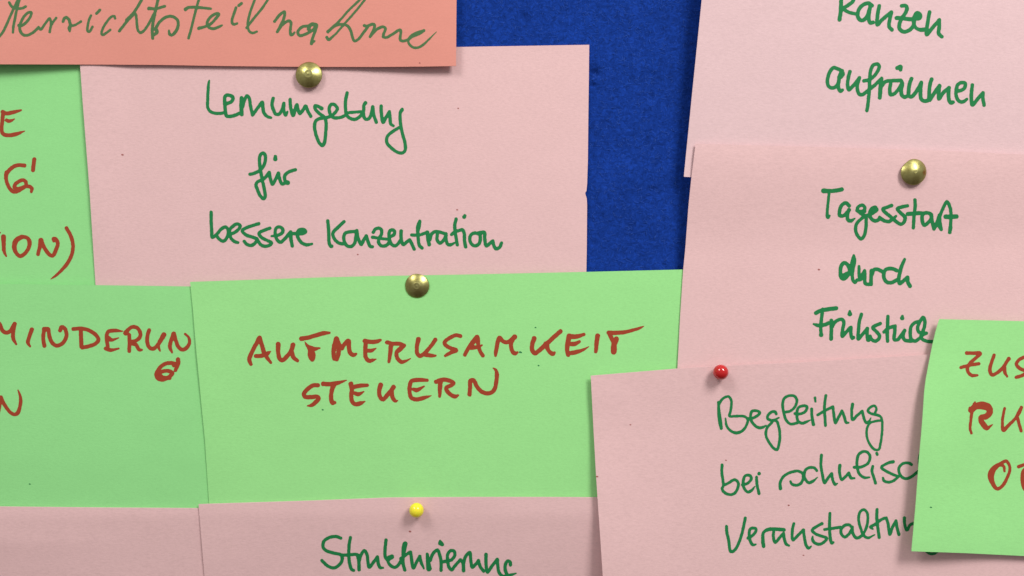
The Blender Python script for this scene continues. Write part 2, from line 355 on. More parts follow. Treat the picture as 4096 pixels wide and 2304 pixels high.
def write(c, text, ink, w, label, name='handwriting', off=0.035):
    """union of the pen strokes as one thin sheet of ink lying on the card"""
    st = [spline(s) for s in parse(text, w)]
    allp = np.vstack(st); r = allp[:, 2].max()+5
    x0, y0 = allp[:, 0].min()-r, allp[:, 1].min()-r
    nx = int((allp[:, 0].max()+r-x0)/STEP)+2; ny = int((allp[:, 1].max()+r-y0)/STEP)+2
    sd = np.full((ny, nx), 99.0); dens = np.zeros((ny, nx))
    for s in st:
        one = np.full((ny, nx), 99.0)
        for a, b in zip(s[:-1], s[1:]):
            m = max(a[2], b[2])+5
            i0 = max(int((min(a[0], b[0])-m-x0)/STEP), 0); i1 = min(int((max(a[0], b[0])+m-x0)/STEP)+2, nx)
            j0 = max(int((min(a[1], b[1])-m-y0)/STEP), 0); j1 = min(int((max(a[1], b[1])+m-y0)/STEP)+2, ny)
            X = x0+np.arange(i0, i1)[None, :]*STEP; Y = y0+np.arange(j0, j1)[:, None]*STEP
            dx, dy = b[0]-a[0], b[1]-a[1]; L = dx*dx+dy*dy+1e-9
            t = np.clip(((X-a[0])*dx+(Y-a[1])*dy)/L, 0, 1)
            d = np.hypot(X-a[0]-t*dx, Y-a[1]-t*dy)-(a[2]+(b[2]-a[2])*t)
            one[j0:j1, i0:i1] = np.minimum(one[j0:j1, i0:i1], d)
        dens += (one < 0.5)*0.42
        for e in (s[0], s[-1]):
            X = x0+np.arange(nx)[None, :]*STEP; Y = y0+np.arange(ny)[:, None]*STEP
            dens += 0.38*np.exp(-((X-e[0])**2+(Y-e[1])**2)/(2*(e[2]*0.9+1)**2))
        sd = np.minimum(sd, one)
    sd = sd-0.75+0.55*smooth_noise(sd.shape, 4)+0.35*smooth_noise(sd.shape, 2)
    dens = np.clip(dens-0.1, 0, 1)
    verts, dn, faces, idx = [], [], [], {}
    def vert(key, x, y, dd):
        if key not in idx:
            idx[key] = len(verts); verts.append((x, y)); dn.append(dd)
        return idx[key]
    ins = sd < 0
    any_ = ins[:-1, :-1] | ins[1:, :-1] | ins[:-1, 1:] | ins[1:, 1:]
    for j, i in zip(*np.nonzero(any_)):
        cs = ((j, i), (j+1, i), (j+1, i+1), (j, i+1)); f = []
        for k in range(4):
            a, b = cs[k], cs[(k+1) % 4]; da, db = sd[a], sd[b]
            if da < 0: f.append(vert(a, x0+a[1]*STEP, y0+a[0]*STEP, dens[a]))
            if (da < 0) != (db < 0):
                t = da/(da-db); key = (a, b) if a < b else (b, a)
                f.append(vert(key, x0+(a[1]+(b[1]-a[1])*t)*STEP, y0+(a[0]+(b[0]-a[0])*t)*STEP, dens[a] if da < 0 else dens[b]))
        if len(f) > 2: faces.append(tuple(f))
    P = np.array(verts); Hh = c.h(P[:, 0], P[:, 1])+off
    V = [world(x, y, h) for (x, y), h in zip(verts, Hh)]
    o = mesh_obj(name, V, faces, INK[ink], c.o, c.loc)
    at = o.data.attributes.new('density', 'FLOAT', 'POINT'); at.data.foreach_set('value', dn)
    if label: o['label'] = label
    return o
write(cardA, '''@A w38 295,-20 215,150 120,360 50,510 -15,590 ; 318,-20 275,130 240,300 215,430 208,522,34 ; 148,40 185,100 240,132 320,138 370,128 412,105 ;
 w40 310,408 350,410 420,360 490,265 503,200 460,200 390,260 345,340 318,410 320,480 350,540 400,568 470,558 560,500 620,440 ; 305,408,52 330,405,50 ; w36 620,435 655,475 720,390 798,298 818,340 818,410 800,515 ; 818,415 850,360 905,290 ;
 w44 1015,345 1035,295 1070,280 1105,310 1125,370 1135,410 1118,450,54 1122,500,34 ; w34 1130,415 1200,405 1305,345 ; w36 1465,250 1430,330 1410,430 1412,500 1435,510 1465,475 1488,430 ; w42 1555,215 1608,162 ;
 w34 1855,295 1840,260 1800,265 1720,350 1650,470 1635,545 1660,560 1710,530 1775,480 ; w42 2300,-40 2190,150 2060,320 1920,500 ; w58 2160,210 2045,325 ; w38 2050,320 2130,230 2175,215 2195,280 2205,400 2222,490 2262,525 2320,490 2390,390 2480,220 ;
 @B w44 298,-40 265,100 230,260 205,400 198,520 205,615 ; w38 145,135,55 250,140 330,120 400,100 ; 220,560,50 275,520,50 255,470,60 ; w44 255,450 320,350 420,275 520,265 600,320 615,400 580,500 510,565 475,545 465,490,28 ;
 w44 730,150,55 780,120 930,120 1140,140,34 ; w38 955,-40 910,120 860,320 815,500 780,615 ; w42 945,455,50 1040,430 1130,390 1220,300 1270,225 1215,222 1130,280 1080,370 1110,440 1180,462 1250,440 1325,405,22 ;
 w40 1545,125 1510,230 1480,330 1490,380 1520,390 1565,378,30 ; 1590,88 1635,55 ; w36 2080,-40 1960,140 1820,310 1715,450 ; w36 1860,-40 1790,150 1745,310 1735,420 1760,500 1810,530 1880,510,30 ;
 w42 2165,345 2250,240 2325,190 2320,280 2260,420 2210,512 ; 2212,510 2290,400 2400,335 2430,365 2420,470 2430,560 2460,552 2490,520,26 ;
 @C w42 430,400 380,385 300,415 200,430 125,510 150,570 250,550 340,500 420,440 ; w56 300,470 320,410 370,390 420,405 400,450 ; w42 430,430 395,530 355,640 345,705 ; w26 345,705 395,660 ;
 w34 1170,-60 1120,0 960,150 800,330 610,510,48 ; w32 1250,-60 1200,0 1100,130 880,380 720,560 620,635,44 592,600,40 ; w40 620,500 740,410 850,392 930,420 980,500 1005,600 1040,660 1100,630 1180,530 1250,435 ;
 w42 1195,410 1240,420 1320,390 1360,400 1350,470 1290,590 ; w40 1290,590 1400,470 1500,432 1535,455 1500,590 1550,603 1650,550 1770,480 1785,510 1775,640 1820,662 1900,640 ; w44 1900,640 1960,590 2080,540 2155,490 ; w36 2155,490 2020,540,48 1920,610 1905,680,34 1960,750 2040,770 2130,730 2230,640,26 2360,510,6''',
 'green_on_salmon', 38, 'thin green cursive word ending of Unterrichtsteilnahme')
write(cardB, '''@D w46 230,170,20 222,200,34 212,300,44 205,450 208,610 250,670 360,700 480,685 ; w52 500,545 590,505 612,440 560,408 500,410 480,440 480,560 492,680 510,738 560,748 640,730 720,695 ; w60 750,450 745,560 752,715 ; w50 765,600 790,500 835,418 872,450 890,560 925,722 ;
 930,722 1010,610 1085,520 1092,600 1110,690 1160,745 1225,768,36 ; 1260,455 1240,540 1262,640 1300,708 1350,712 1400,640 1430,535 ; 1430,540 1430,650 1460,725 1485,675,36 ; 1530,475 1540,600 1580,728,56 1610,640 1640,560 1660,640 1690,700 1740,640 1780,580 1820,670 1865,745 ;
 2040,620,60 1990,590 1935,575 1935,620 1990,690 2080,760 2108,830 2105,1000 2080,1180 2050,1218 2000,1170 1950,1050 1925,900 1945,820 2010,780 2120,765 2190,740 2260,680 2290,620 2250,560 2200,550 2165,600 2170,690 2220,760 2300,770 2400,740 2450,690 ;
 @E w50 920,125 895,250 895,400 905,470 960,530 1040,553 1110,520 1180,430 1190,330 1215,285,55 ; w44 910,450 1000,440 1100,432 1180,430 ; w50 1180,440 1190,510 1220,550 1270,540 1310,460 1332,350 ; 1332,350 1345,470 1390,600 ;
 1467,340 1470,440 1500,600 1540,530 1600,430 ; 1600,430 1610,530 1625,630 1665,658,40 ; w48 1805,395,56 1775,450 1775,560 1785,660 1815,800 1850,930 1855,1040 1820,1090 1750,1090 1640,1020 1560,930 1560,850 1590,800 1680,730 1785,670''',
 'green_on_pink', 50, 'green word Lernumgebung')
write(cardB, '''@F w50 400,552,48 460,540 560,490 620,420 650,320 640,230 610,210 570,240 555,320 570,480 600,640 630,780 645,920 620,945 570,900 520,790 500,720 530,670 600,640 660,590 712,520 ; 712,520 730,620 765,712 820,620 860,530 ; 862,530 880,630 920,708 965,690 ; 970,680 960,580 1000,530 1060,500 1135,478 ; 985,680,74 1012,688,66 ; 812,265,50 810,308,66''', 'green_on_pink', 50, 'green word für')
write(cardB, '''@G w50 180,195 180,320 188,480 200,600 260,560 340,470 410,435 450,470 450,560 410,640 370,662 310,630 270,580 ; 470,555 560,520 630,460 645,410 600,385 530,420 480,480 480,560 510,630 560,670 612,685,40 ; 945,380 850,410 740,450 680,495 740,560 850,600 920,630 880,700 820,733 750,710 712,665 ;
 1125,452 1040,485 950,535 990,600 1080,650 1150,690 1120,728 1050,745 980,720 930,650 ; 1150,580,30 1240,570 1320,530 1335,480 1290,435 1230,450 1210,520 1230,620 1290,680 1350,640 1420,560 1460,515 ; 1460,515,54 1465,620,56 1485,740 ; 1465,550 1510,540 1560,545 ; 1560,540 1650,540 1700,510 1680,480 1600,480 1565,530 1580,610 1640,690 1720,722 1805,705,36 ; 1620,520,50 1670,510,50''', 'green_on_pink', 50, 'green word bessere')
write(cardB, '''@H w50 125,335 140,520 150,700 175,745 192,742 ; 385,350 300,430 212,520 208,570 250,650 310,695 400,705 ; 595,505 450,518 400,540 382,610 400,690 450,745 510,745 560,690 575,600 592,490 ; 592,490 610,600 665,715 700,650 745,575 ; 745,575 770,660 810,745 845,752 ;
 857,520,50 890,470 950,455 990,480 985,560 955,610 942,680 970,725 1020,743 1080,720 1125,660 ; w44 845,600,52 920,610 1020,625 1120,630 ; w50 1130,590 1190,560 1200,505 1170,482 1130,490 1110,540 1120,640 1160,720 1210,738 1260,700 1300,640 ;
 1305,500,54 1305,600 1320,680 1340,718 1390,680 1445,640 ; 1445,640 1480,710 1515,790 ; 1605,340,50 1585,430,72 1575,500,54 1585,650 1600,730 1642,772 ; w46 1478,562 1580,567 1660,545 1730,515 ; w56 1730,525 1740,620 1758,720 ; w50 1770,640 1790,560 1840,515 1900,512 2030,550 ;
 1890,540 1885,640 1930,695 1980,660 2030,570 ; 2030,545 2030,640 2060,715 2110,718 2162,690,28 ; 2192,305 2170,400 2175,500 2190,600 2210,722 ; 2120,555 2160,520 2240,490 2290,478 2322,540 2325,650 2345,752,54 ; 2330,255,50 2322,272,58 ;
 @K w50 650,555 560,532 500,560 480,630 510,710 570,738 630,700 650,630 640,560 ; w52 600,535 650,525 715,525 720,620 745,738 800,700 850,660 ; w50 850,660 870,740 900,785 960,760 990,692''', 'green_on_pink', 50, 'green word Konzentration')
write(cardC, '''@L w60 40,190 100,215 200,200 340,162,26 ; w58 50,200 35,350 25,480 55,550 150,567 270,545 395,500,14 ; 105,325,52 150,338,58 235,305,14''', 'red_on_green', 60, 'rust red capital E')
write(cardC, '''@L w58 395,1055 280,1050 180,1100 110,1180 95,1260 ; @L2 w110 200,-90 190,60 230,260 310,430 430,535 560,525 680,450 820,350 835,230 750,165 620,200 490,300 460,390 560,440 700,410 830,365 950,370 1025,430 1010,540,80 ; 560,480,100 660,450,100 ; @L w60 552,955 530,1130''', 'red_on_green', 60, 'rust red capital G with a stroke beside it')
write(cardC, '''@M w58 -250,390,40 -120,380 2,365,20 ; -130,390 -140,560 -120,740 ; 55,430,76 60,560,62 65,660,52 98,742,22 ; 350,432,70 260,490,78 230,600,72 260,690 320,742 400,700 460,610 475,520,66 440,450 350,428 ; 612,712,54 640,600 660,490,78 ; 655,490,72 720,620 800,720 850,735 900,640 930,540 900,470 865,462,60 872,490,60 ; w56 1070,290 1140,420 1175,560 1160,700 1090,850 970,990,44 880,1070,30 812,1114,6''', 'red_on_green', 60, 'rust red letters ION with a closing bracket')
write(cardD, '''@N w58 -170,240 -190,400 -180,560 ; -160,240 -20,210 40,330 100,365 160,340 225,235 ; 235,225,66 212,350 215,460 260,548,30 ; 512,315,66 475,420 450,520 482,582,32 ; 710,310 695,450 715,578 ; 780,310 800,440 850,540 910,573 1000,540 1060,450 1070,380 1035,290 990,275 968,330 ; 715,310,76 765,310,76 ;
 1180,305 1300,298 1420,322 1540,400 1585,480 1540,540 1440,580 1325,605 ; w62 1300,320 1305,450 1310,590 ; w56 1970,342,20 1850,330 1740,350 1715,440 1735,590 ; 1735,455,88 1800,480,52 1912,448,14 ; 1705,620,62 1780,645,56 1915,618,20 ;
 2025,370,80 2060,320 2130,272 2210,290 2262,380 2250,440 2190,490 2110,515 ; 2080,400 2085,520 2080,662 ; 2120,540 2190,560 2240,640,50 2285,640,30''', 'red_on_green', 58, 'rust red letters MINDER')
write(cardD, '''@O w58 630,325 602,420 600,520 640,610 700,622 770,560 820,480,68 868,400,78 ; 770,570 805,660,22 ; 1025,380,58 980,500 965,590 1000,685,30 ; 1025,380,66 1060,490 1100,590 1160,638 1230,610 1280,520,50 1265,440,40 1208,385,30 ;
 1060,865 960,852 860,880 780,960 745,1040 770,1100 840,1122 930,1090 1005,1020 960,985 860,985 800,1020 840,1080 960,1095,60 ; 1095,795,64 1095,860,66 1052,972,50 ; 1030,885,70''', 'red_on_green', 58, 'rust red letters UNG, the G on a line below')
write(cardD, '''@S w105 -60,1050 -20,850 20,560 ; 20,560,130 90,700,120 200,880 330,1040 455,1110 560,1070,125 630,900 665,700 645,500,85 580,325,34''', 'red_on_green', 58, 'rust red capital N at the border')
write(cardE, '''@P w64 175,712,50 150,640 200,500 270,370 315,290,76 ; 315,290 360,430 400,550 495,685,40 ; 255,580,60 360,572 440,540 495,505,14 ; 615,390,76 615,520 640,625 680,648 760,580 830,480 852,400,72 ; 830,500 860,600 925,655,50 ;
 990,300,72 1100,282 1250,238 1360,210 1440,205,36 ; 1042,348,8 1080,410,40 1125,450,70 ; 1120,450,80 1200,465,60 1285,452,20 ; 1140,480,92 1155,570,120 1163,630,76 ;
 1555,300,78 1530,420,96 ; 1515,430,70 1505,540,64 1520,620,70 ; 1590,430,74 1585,540,66 1555,630,66 ; 1555,300,70 1600,400 1640,450,76 ; 1640,450 1690,380 1745,340,72 1755,450 1775,530 1825,562 1870,545,34 ;
 2010,335,68 2100,352 2200,345 2260,322,42 ; 2025,340 2018,470 2025,600 2075,655 2130,650,52 2195,628,10 ; 2050,495,60 2120,490,56 2190,455,14 ;
 @Q w60 195,440,64 280,460 400,465 468,490 ; 258,490,72 245,620 225,748,48 ; 468,490 400,550,76 348,605 358,690 425,755 490,742,42 575,700,8 ; 700,390,76 675,500 682,620 722,660 780,630 850,560 930,460 968,400,66 ; 800,640 900,652 975,655,28 ;
 w58 1375,340 1310,325 1200,370 1120,440 1130,480 1210,530 1300,568,72 1230,600 1132,655,44 ; 1640,360,80 1560,460,72 1500,540 1447,640 ; 1648,370,76 1662,470 1690,580 1738,652 ; 1540,530,60 1640,515 1722,485,24 ;
 w62 1942,655,36 1945,600,58 1960,520 1980,420 2005,365 2060,420 2110,440 2170,420 2250,352,76 ; 2225,380 2190,470 2210,580 2250,618 2298,600,26 ;
 @R w66 390,375,72 360,470 357,560 400,616 460,580 560,490 680,380 812,262,66 ; 585,470,90 620,570,58 690,625 720,602,28 ; 950,345,80 1080,345 1190,312,50 ; 955,340,84 930,450,72 920,560 935,640,66 ; 950,465 1040,465 1118,430,44 ; 950,615 1050,600 1180,558,42 1270,508,8 ; 1410,335,76 1395,450 1382,588,54 ;
 w66 1590,285 1700,288 1850,275,58 2000,238,50 2100,205,34 2158,178,6 ; 1590,285,60 1640,380,66 1672,450,72 1672,520,92 1670,590,90 ; 1712,385,80 1692,450,75''', 'red_on_green', 66, 'rust red word AUFMERKSAMKEIT')
write(cardE, '''@P w64 1255,1050 1180,1052 1090,1110 1028,1190 1050,1235 1140,1242 1240,1235 1265,1262 1210,1330 1150,1375,52 1085,1382,16 ; 1340,1028,72 1440,1032 1560,1015 1712,970,14 ; 1505,1050,78 1475,1150 1466,1260 1490,1335 1525,1330,50 ; 1785,1030,76 1800,1120 1790,1220 1810,1320 1860,1356 1940,1340 2018,1308,10 ; 1830,1078 1950,1055 2048,1050,52 ; 1850,1178,58 1900,1195,64 1995,1152,18 ;
 2265,1045,74 2240,1150 2260,1245 2300,1278 2370,1210 2430,1140 2472,1080,70 ; 2440,1150 2455,1240 2500,1305,46 2538,1295,12 ; @Q w62 840,1050,48 720,1045 590,1062 558,1150 560,1260 590,1335 660,1360 780,1335 905,1298,12 ; 620,1195,52 670,1208,66 790,1148,20 ; 985,1075,68 1060,1045 1160,1045 1262,1095 1230,1130 1150,1170 1160,1220 1230,1290 1290,1312 1335,1295,34 ; 1055,1065,74 1045,1200,64 1042,1312,40 ;
 1522,1280 1530,1160 1540,1055,66 1590,1055 1640,1150 1720,1235 1800,1262 1880,1245 1930,1180 1955,1060 1962,950 1945,885,42 1902,853,14''', 'red_on_green', 64, 'rust red word STEUERN')
write(cardG1, '''@U w60 505,-110 500,60 495,180 475,318 ; w55 500,-120 620,-150 720,-90 690,20 620,80 520,135 ; w52 530,145 620,195 730,222 760,222 ; w58 1000,90 940,52 860,75 790,150 768,250 800,315 850,328 920,260 960,150 980,80 ; 975,80 952,200 945,300 970,365 1018,360 ;
 w56 1115,95 1090,230 1085,398 1150,330 1230,260 1310,195 ; 1310,195 1285,310 1275,430 1320,480 ; w58 1478,95 1540,92 1562,140 1530,220 1480,290 1440,390 1442,465 1510,512 1590,490 1660,420 1680,340 ; w62 1395,290 1480,290 1600,310 1700,300 ; w62 1700,300 1765,290 1770,235 1725,210 1690,255 1670,330 1680,410,54 1720,460,50 1790,480 1860,470 ; 1725,255,70 ;
 w56 1925,195 1900,330 1880,558 1960,460 2082,322 ; 2082,322 2080,440 2072,540 2125,590''', 'green_on_pink', 58, 'green word Ranzen')
write(cardG1, '''@V2 w108 720,270 560,200 440,165 340,265 270,420 238,640 290,770 400,820 520,770 600,640 620,450 680,320 ; 690,290,140 725,370,140 680,470,110 ; 620,480 592,680 600,840 660,920 725,885,90 ; 965,290 910,500 890,720 930,875 1020,800 1150,650 1270,490 ; 1270,500 1210,700 1205,880 1270,1020 1370,1030 1550,900 1750,740 1985,510 ; w104 1410,590 1560,560 1720,460 1860,270 1910,120 1850,50 1720,80 1640,230 1612,400 1600,620 1590,850 1570,1100 1535,1400 1510,1550 ;
 @V w56 282,630 270,720,64 255,928,60 ; 285,740 345,672 440,655 590,650 ; w54 430,690 415,800 430,880 480,868 550,800 600,720 ; w58 595,655 618,700 598,800 612,890 650,918 690,905 ; 535,452,60 590,425,58 588,480,54 ; 765,622 735,700 720,800 722,895 765,912 820,860 880,770 922,685 ; 920,690 910,820 920,945 970,982 1040,970 ;
 1090,630 1062,720 1050,860 1055,968 1100,900 1160,810 1218,735 ; 1212,735 1205,850 1207,945 1275,850 1370,770 ; 1365,770 1362,880 1372,975 1400,1010 1435,1000 ; w54 1490,825 1560,812 1620,770 1630,700 1572,685 1510,720 1485,820 1490,920 1540,988 1600,992 1660,948,36 ; 1745,725 1730,850 1730,970 1745,1045 1830,950 1915,850 ; 1915,850 1917,960 1935,1048''', 'green_on_pink', 56, 'green word aufräumen')
write(cardG2, '''@W w62 300,255,76 390,258 500,250 592,230 ; w42 390,260 372,450 358,600 370,678,58 395,655,34 ; w54 712,495 660,450 600,475 560,560 560,650 620,655 690,590 712,560 ; 705,560 682,650 695,725 740,738 805,698,18 ; w50 960,590 962,520 925,485 860,510 838,565 ; w50 838,570 900,620 980,665 985,750 975,900 940,1000 900,1028 850,980 815,890 830,790 900,710 970,660 1040,640 ; w56 950,575 900,590 860,585 ;
 w54 1035,640 1100,605 1155,560 1130,520 1070,550 1042,640 1070,705 1130,738 1190,715 1200,675,40 ; 1085,580,80 1120,555,70 ; 1395,490 1320,520 1255,550 1300,610 1370,665 1400,700 1360,745 1290,740 1220,700 1200,672,36 ; 1650,495 1570,512 1490,545 1540,610 1610,680 1600,750 1550,790 1480,760 1430,705 1465,660,36 ;
 w50 1770,400 1775,500 1760,620 1750,750 1745,848 ; w62 1655,625 1750,622 1850,612 1900,620 ; w54 1900,620 1960,608 2030,635 2032,700 1980,770 1920,808 1890,750 1888,660 1905,620 ; 2032,640 2045,740 2078,868 ; w50 2080,865 2140,740,60 2180,640 2230,520 2285,430 2335,520 2350,640 2345,800 2332,925 ; 2165,650,60 2155,760,86 2192,875,54 ; 2120,790,70 ; w68 2265,670 2350,674 2440,667 ; 2343,840,60 2330,925,50''', 'green_on_pink', 54, 'green word Tagesstart')
write(cardG2, '''@X w58 640,390 600,310 550,288 502,340 490,440 500,515 540,545 600,500 640,420 ; 540,500,80 590,460,60 ; 705,170,40 702,250,84 680,370,80 678,480,56 ; w50 680,480 690,560 722,600 758,562 ; 790,345,42 790,450 802,540 840,480 880,410,44 ; w52 760,565 820,552 850,520 ; 880,420 882,520 890,620 930,632 980,630 ; w56 990,410 985,520 982,632 ; 1000,470 1030,400 1090,392 1170,430 ; 1400,412 1330,382 1230,390 1192,450 1195,540 1240,600 1310,605 1400,562 1430,555 ;
 1525,230,44 1480,330 1450,430 1430,560 1445,620 1500,580 1570,520 ; 1572,525 1578,600 1612,662,60''', 'green_on_pink', 54, 'green word durch')
write(cardG2, '''@Y w62 258,290 330,252 450,230 585,212 ; w52 365,230 350,350 335,500 340,640 ; 340,640,70 ; w58 222,468,34 300,490 400,478 460,452 ; w56 505,410 505,550 500,708 ; w52 515,520 570,430 670,390 705,430 690,540 680,665 740,600 815,520 ; 820,520 820,620 840,695 862,684 ; 800,262,36 803,305,74 ; 990,310 955,430 942,560 940,708 1000,640 1082,540 ; 1085,540 1080,640 1100,728 1140,700 ;
 1295,460 1220,490 1172,525 1230,590 1282,660 1260,715 1210,742 1150,712 1130,665 ; 1415,345 1410,500 1405,620 1410,742 ; 1352,595,50 1430,530 1530,500 ; 1530,500 1525,600 1520,718 1570,718 1630,650 1685,570 ; 1685,570 1660,650 1680,718 1740,738 1800,742 ; 1650,340,42 1645,372,68 ;
 w52 1935,425 1850,445 1790,510 1775,620 1790,710 1850,742 1920,700 1980,640 2035,615 ; 2035,615 1990,612 1920,600 1893,540 1930,430 1985,360 2010,420 2005,500 1970,610 ; 1950,650 1960,700 2030,740 2150,752 2220,745''', 'green_on_pink', 54, 'green word Frühstück running under the curled green card')
write(cardG3, '''@Z w42 215,275,34 225,450,52 245,600,62 262,700,46 ; w38 218,330 280,225 380,185 420,240 425,330 410,430 395,500 500,500 640,510 690,560 650,680 580,750,44 500,770,46 420,740 350,660 330,535,20 ; w42 700,540 800,520 882,450 850,420 760,420 735,480 740,560 790,640 870,688 930,680 985,650,18 ; 1148,465 1130,430 1060,440 1010,500 1010,540 1080,570 1190,525,20 ; w40 1090,570 1150,580 1190,680 1205,820 1190,960 1160,1042 1110,1020 1030,920 980,800 1000,690 1080,600 ;
 1280,440 1370,420 1450,350 1480,240 1440,180 1360,170 1280,210 1250,310 1270,450 1310,570 1380,628 1490,608 ; w42 1450,460 1530,465 1620,420 1640,350 1570,335 1500,370 1480,470 1500,580 1560,615 1620,600 1690,565,18 ; 1717,385 1722,500 1745,635,50 ; 1770,205,40 1778,265,32 ;
 1945,168 1925,330 1930,500 1940,652 ; 1815,480 1920,420 2060,350 ; 2060,350 2072,460 2100,608 2150,520 2205,415 ; 2205,415 2240,500 2275,605 2310,608,30 ; 2375,310,50 2362,430 2378,558 2450,490 2532,420 ;
 @AA w40 1165,342 1190,450 1230,528 1270,508 1302,450,12 ; w36 1372,362 1392,300 1360,255 1290,280 1255,340 1310,380,40 1400,400,40 1460,430 1485,520 1480,700 1460,850 1430,955 1370,962 1290,880 1240,760 1240,620 1290,530 1360,505 1465,490''', 'green_on_pink', 42, 'green word Begleitung')
write(cardG3, '''@AB w42 115,400 110,530 128,650 135,730 115,790 160,850 240,880 310,860 360,790 375,690 320,640 220,690 140,730 ; 440,720 520,700 585,620 560,570 490,575 455,660 465,770 530,838 590,810 640,750,16 ; 668,598 680,740 710,862,46 ; 710,542,52''', 'green_on_pink', 42, 'green word bei')
write(cardG3, '''@AB w42 1055,782,52 1048,700 1100,590 1220,520 1340,500 1410,540 1420,620 1380,700 1310,728 1240,710 1215,668,34 ; 1640,492 1600,450 1520,445 1460,480 1435,560 1460,640 1510,688 1580,660 1650,600,12 ; 1715,245,46 1705,400 1730,560 1765,690 1820,610 1878,540 ; 1880,540 1895,640 1935,715 1970,700,22 ; 2010,410,52 2005,520 2040,638 2100,590 2155,530 ; 2155,530 2190,610 2245,616,28 ;
 @AC 1275,440 1400,430 1500,370 1530,270 1490,200 1430,185 1350,230 1320,340 1330,470 1370,560 1440,603 1525,600,20 ; 1575,422 1562,500 1590,600 1618,692,46 ; 1638,212,44 1645,235,44 ; 1905,350,50 1820,370 1715,440 1790,500 1900,555 1985,585 ; 1985,590 1900,660 1820,678 1750,650 1740,610,34 ; 2195,395,48 2160,372 2060,380 2000,440 2000,530 2050,600 2100,622 2180,600 2300,510 2380,440 ; 2345,200 2325,300 2330,450 2360,600''', 'green_on_pink', 42, 'green word schulischen running under the green card')
write(cardG3, '''@AD w44 185,650 190,740 220,880 255,1055 310,1040 390,900 450,700 487,515 ; 530,840 600,800 660,720 652,682 570,690 550,780 565,880 610,948 660,940,22 ; w54 782,970 770,860 782,750,46 860,700 980,695 1110,705 ; w44 950,710 940,820 970,908 1040,830 1105,765 ; 1105,760 1120,870 1150,940 1192,960,30 ; 1270,605 1245,720 1255,868 1340,790 1425,705 ; 1425,705 1440,830 1470,960 1510,1000 1550,970,22 ; 1725,605,48 1640,650 1565,710 1620,770 1730,810 1800,842 1760,900 1680,938 1600,910 1570,860 1575,808,18 ;
 @AE 322,440 315,600 320,780 350,920 375,908,34 ; 235,700 350,685 490,662 ; 680,680 640,630 570,630 500,700 510,780 560,820 620,780 680,690 ; 680,660 690,760 750,838 820,810 860,770 ; w40 850,780 900,690 930,560 920,430 865,380 800,430 785,560 820,690 860,790 930,835 1040,785,16 ; w46 1080,380 1075,500 1090,650 1115,828 ; w44 1010,690,30 975,662,44 1060,610 1150,540 1225,512 ; 1228,512 1255,600 1285,778 1330,660 1385,560 ; 1388,560 1400,660 1430,778,50 ;
 1520,515,50 1525,620 1560,708,48 1610,630 1670,600 1720,590 ; 1850,930 1865,1030 1920,1083 1980,1090 2040,1060 2090,1000 2100,900''', 'green_on_pink', 44, 'green word Veranstaltungen running under the green card')
write(cardH, '''@AF w48 495,838 420,812 310,830 225,890 210,980 260,1040 380,1080 500,1112 520,1180 480,1260 390,1318 290,1290 192,1200 ; 650,832 630,950 625,1100 640,1260 670,1340 702,1358 ; 500,1112 620,1110 740,1100 770,1112 ; w52 765,1110 785,1200 790,1348 ; w48 795,1200 820,1110 875,1040 920,1110 930,1200 955,1308 1020,1230 1085,1140 ; 1085,1140 1100,1250 1130,1312 1178,1315,28 ;
 1225,868 1210,1000 1212,1140 1240,1190 ; 1315,1140,74 1270,1165,76 1255,1215,46 1310,1290 1370,1310 1430,1260 1470,1190 ; 1530,930,74 1512,1020,74 1500,1150 1500,1250 1525,1355 ; 1467,1170,56 1540,1110 1615,1062 ; 1620,1065 1635,1180 1665,1318 1720,1220 1768,1130 ; 1765,1130 1790,1230 1832,1328,26 ; 1888,1095,44 1898,1200,64 1915,1330,84 ; 1935,1200 1980,1090 2050,1030 2090,1120 2110,1220 2110,1358 ; 2095,880,30 2090,922,50 2138,945,42 2100,900,50 ; 2120,1222 2200,1210 2280,1190 ;
 2280,1190 2330,1120 2320,1050 2270,1040 2220,1090 2215,1190 2240,1310 2280,1350 2330,1290 2420,1190 ; @AG w52 1135,1190 1175,1240 1185,1365 ; w48 1185,1240 1220,1130 1285,1070 1300,1180 1325,1308 1370,1270 1425,1200 ; 1425,1200 1450,1290 1508,1372 ; 1547,1100,54 1545,1230 1570,1388 1640,1290 1728,1180 ; 1730,1180 1735,1280 1760,1400 1820,1450 1900,1440 ; w50 1940,1272 1930,1220 1890,1210 1855,1280 1860,1370 1900,1450 1935,1530 1920,1640 1850,1660 1830,1560 1890,1450 1960,1428,40 2030,1405,16''', 'green_on_pink', 50, 'green word Strukturierung')
write(cardI, '''@AH w52 1655,290,56 1760,292 1868,295,60 1800,370 1710,450 1665,530 1680,600 1740,650 1825,648,34 ; w48 1562,522 1680,490 1850,462 ; w52 2095,325 2050,450 2027,570 2060,642 2140,610 2240,520 2300,430 2332,382,58 ; 2265,520 2268,600 2305,668,28 ; 2640,340 2560,365 2490,405 2455,470 2510,540 2620,590 2560,645 2452,680 ;''', 'red_on_green', 50, 'rust red letters ZUS')
write(cardI, '''@AH w70 1710,1180,50 1720,1210,84 1800,1150,100 1900,1135,122 2000,1165,112 2025,1240,96 1970,1310,90 1885,1330,80 1895,1400,84 1945,1465,86 1975,1500,66 2070,1442,10 ; 1788,1078,20 1780,1110,60 ; 1735,1240,48 1718,1400,42 1708,1500,42 1728,1580,36 ; w44 2265,1180,38 2240,1300,42 2228,1420,42 2245,1530,58 2330,1450,50 2440,1340 2500,1240,58 2535,1165,48 ; 2475,1340,46 2500,1440,48 2530,1545,44 ; w60 2680,1160 2660,1300 2680,1500''', 'red_on_green', 50, 'rust red letters RU')
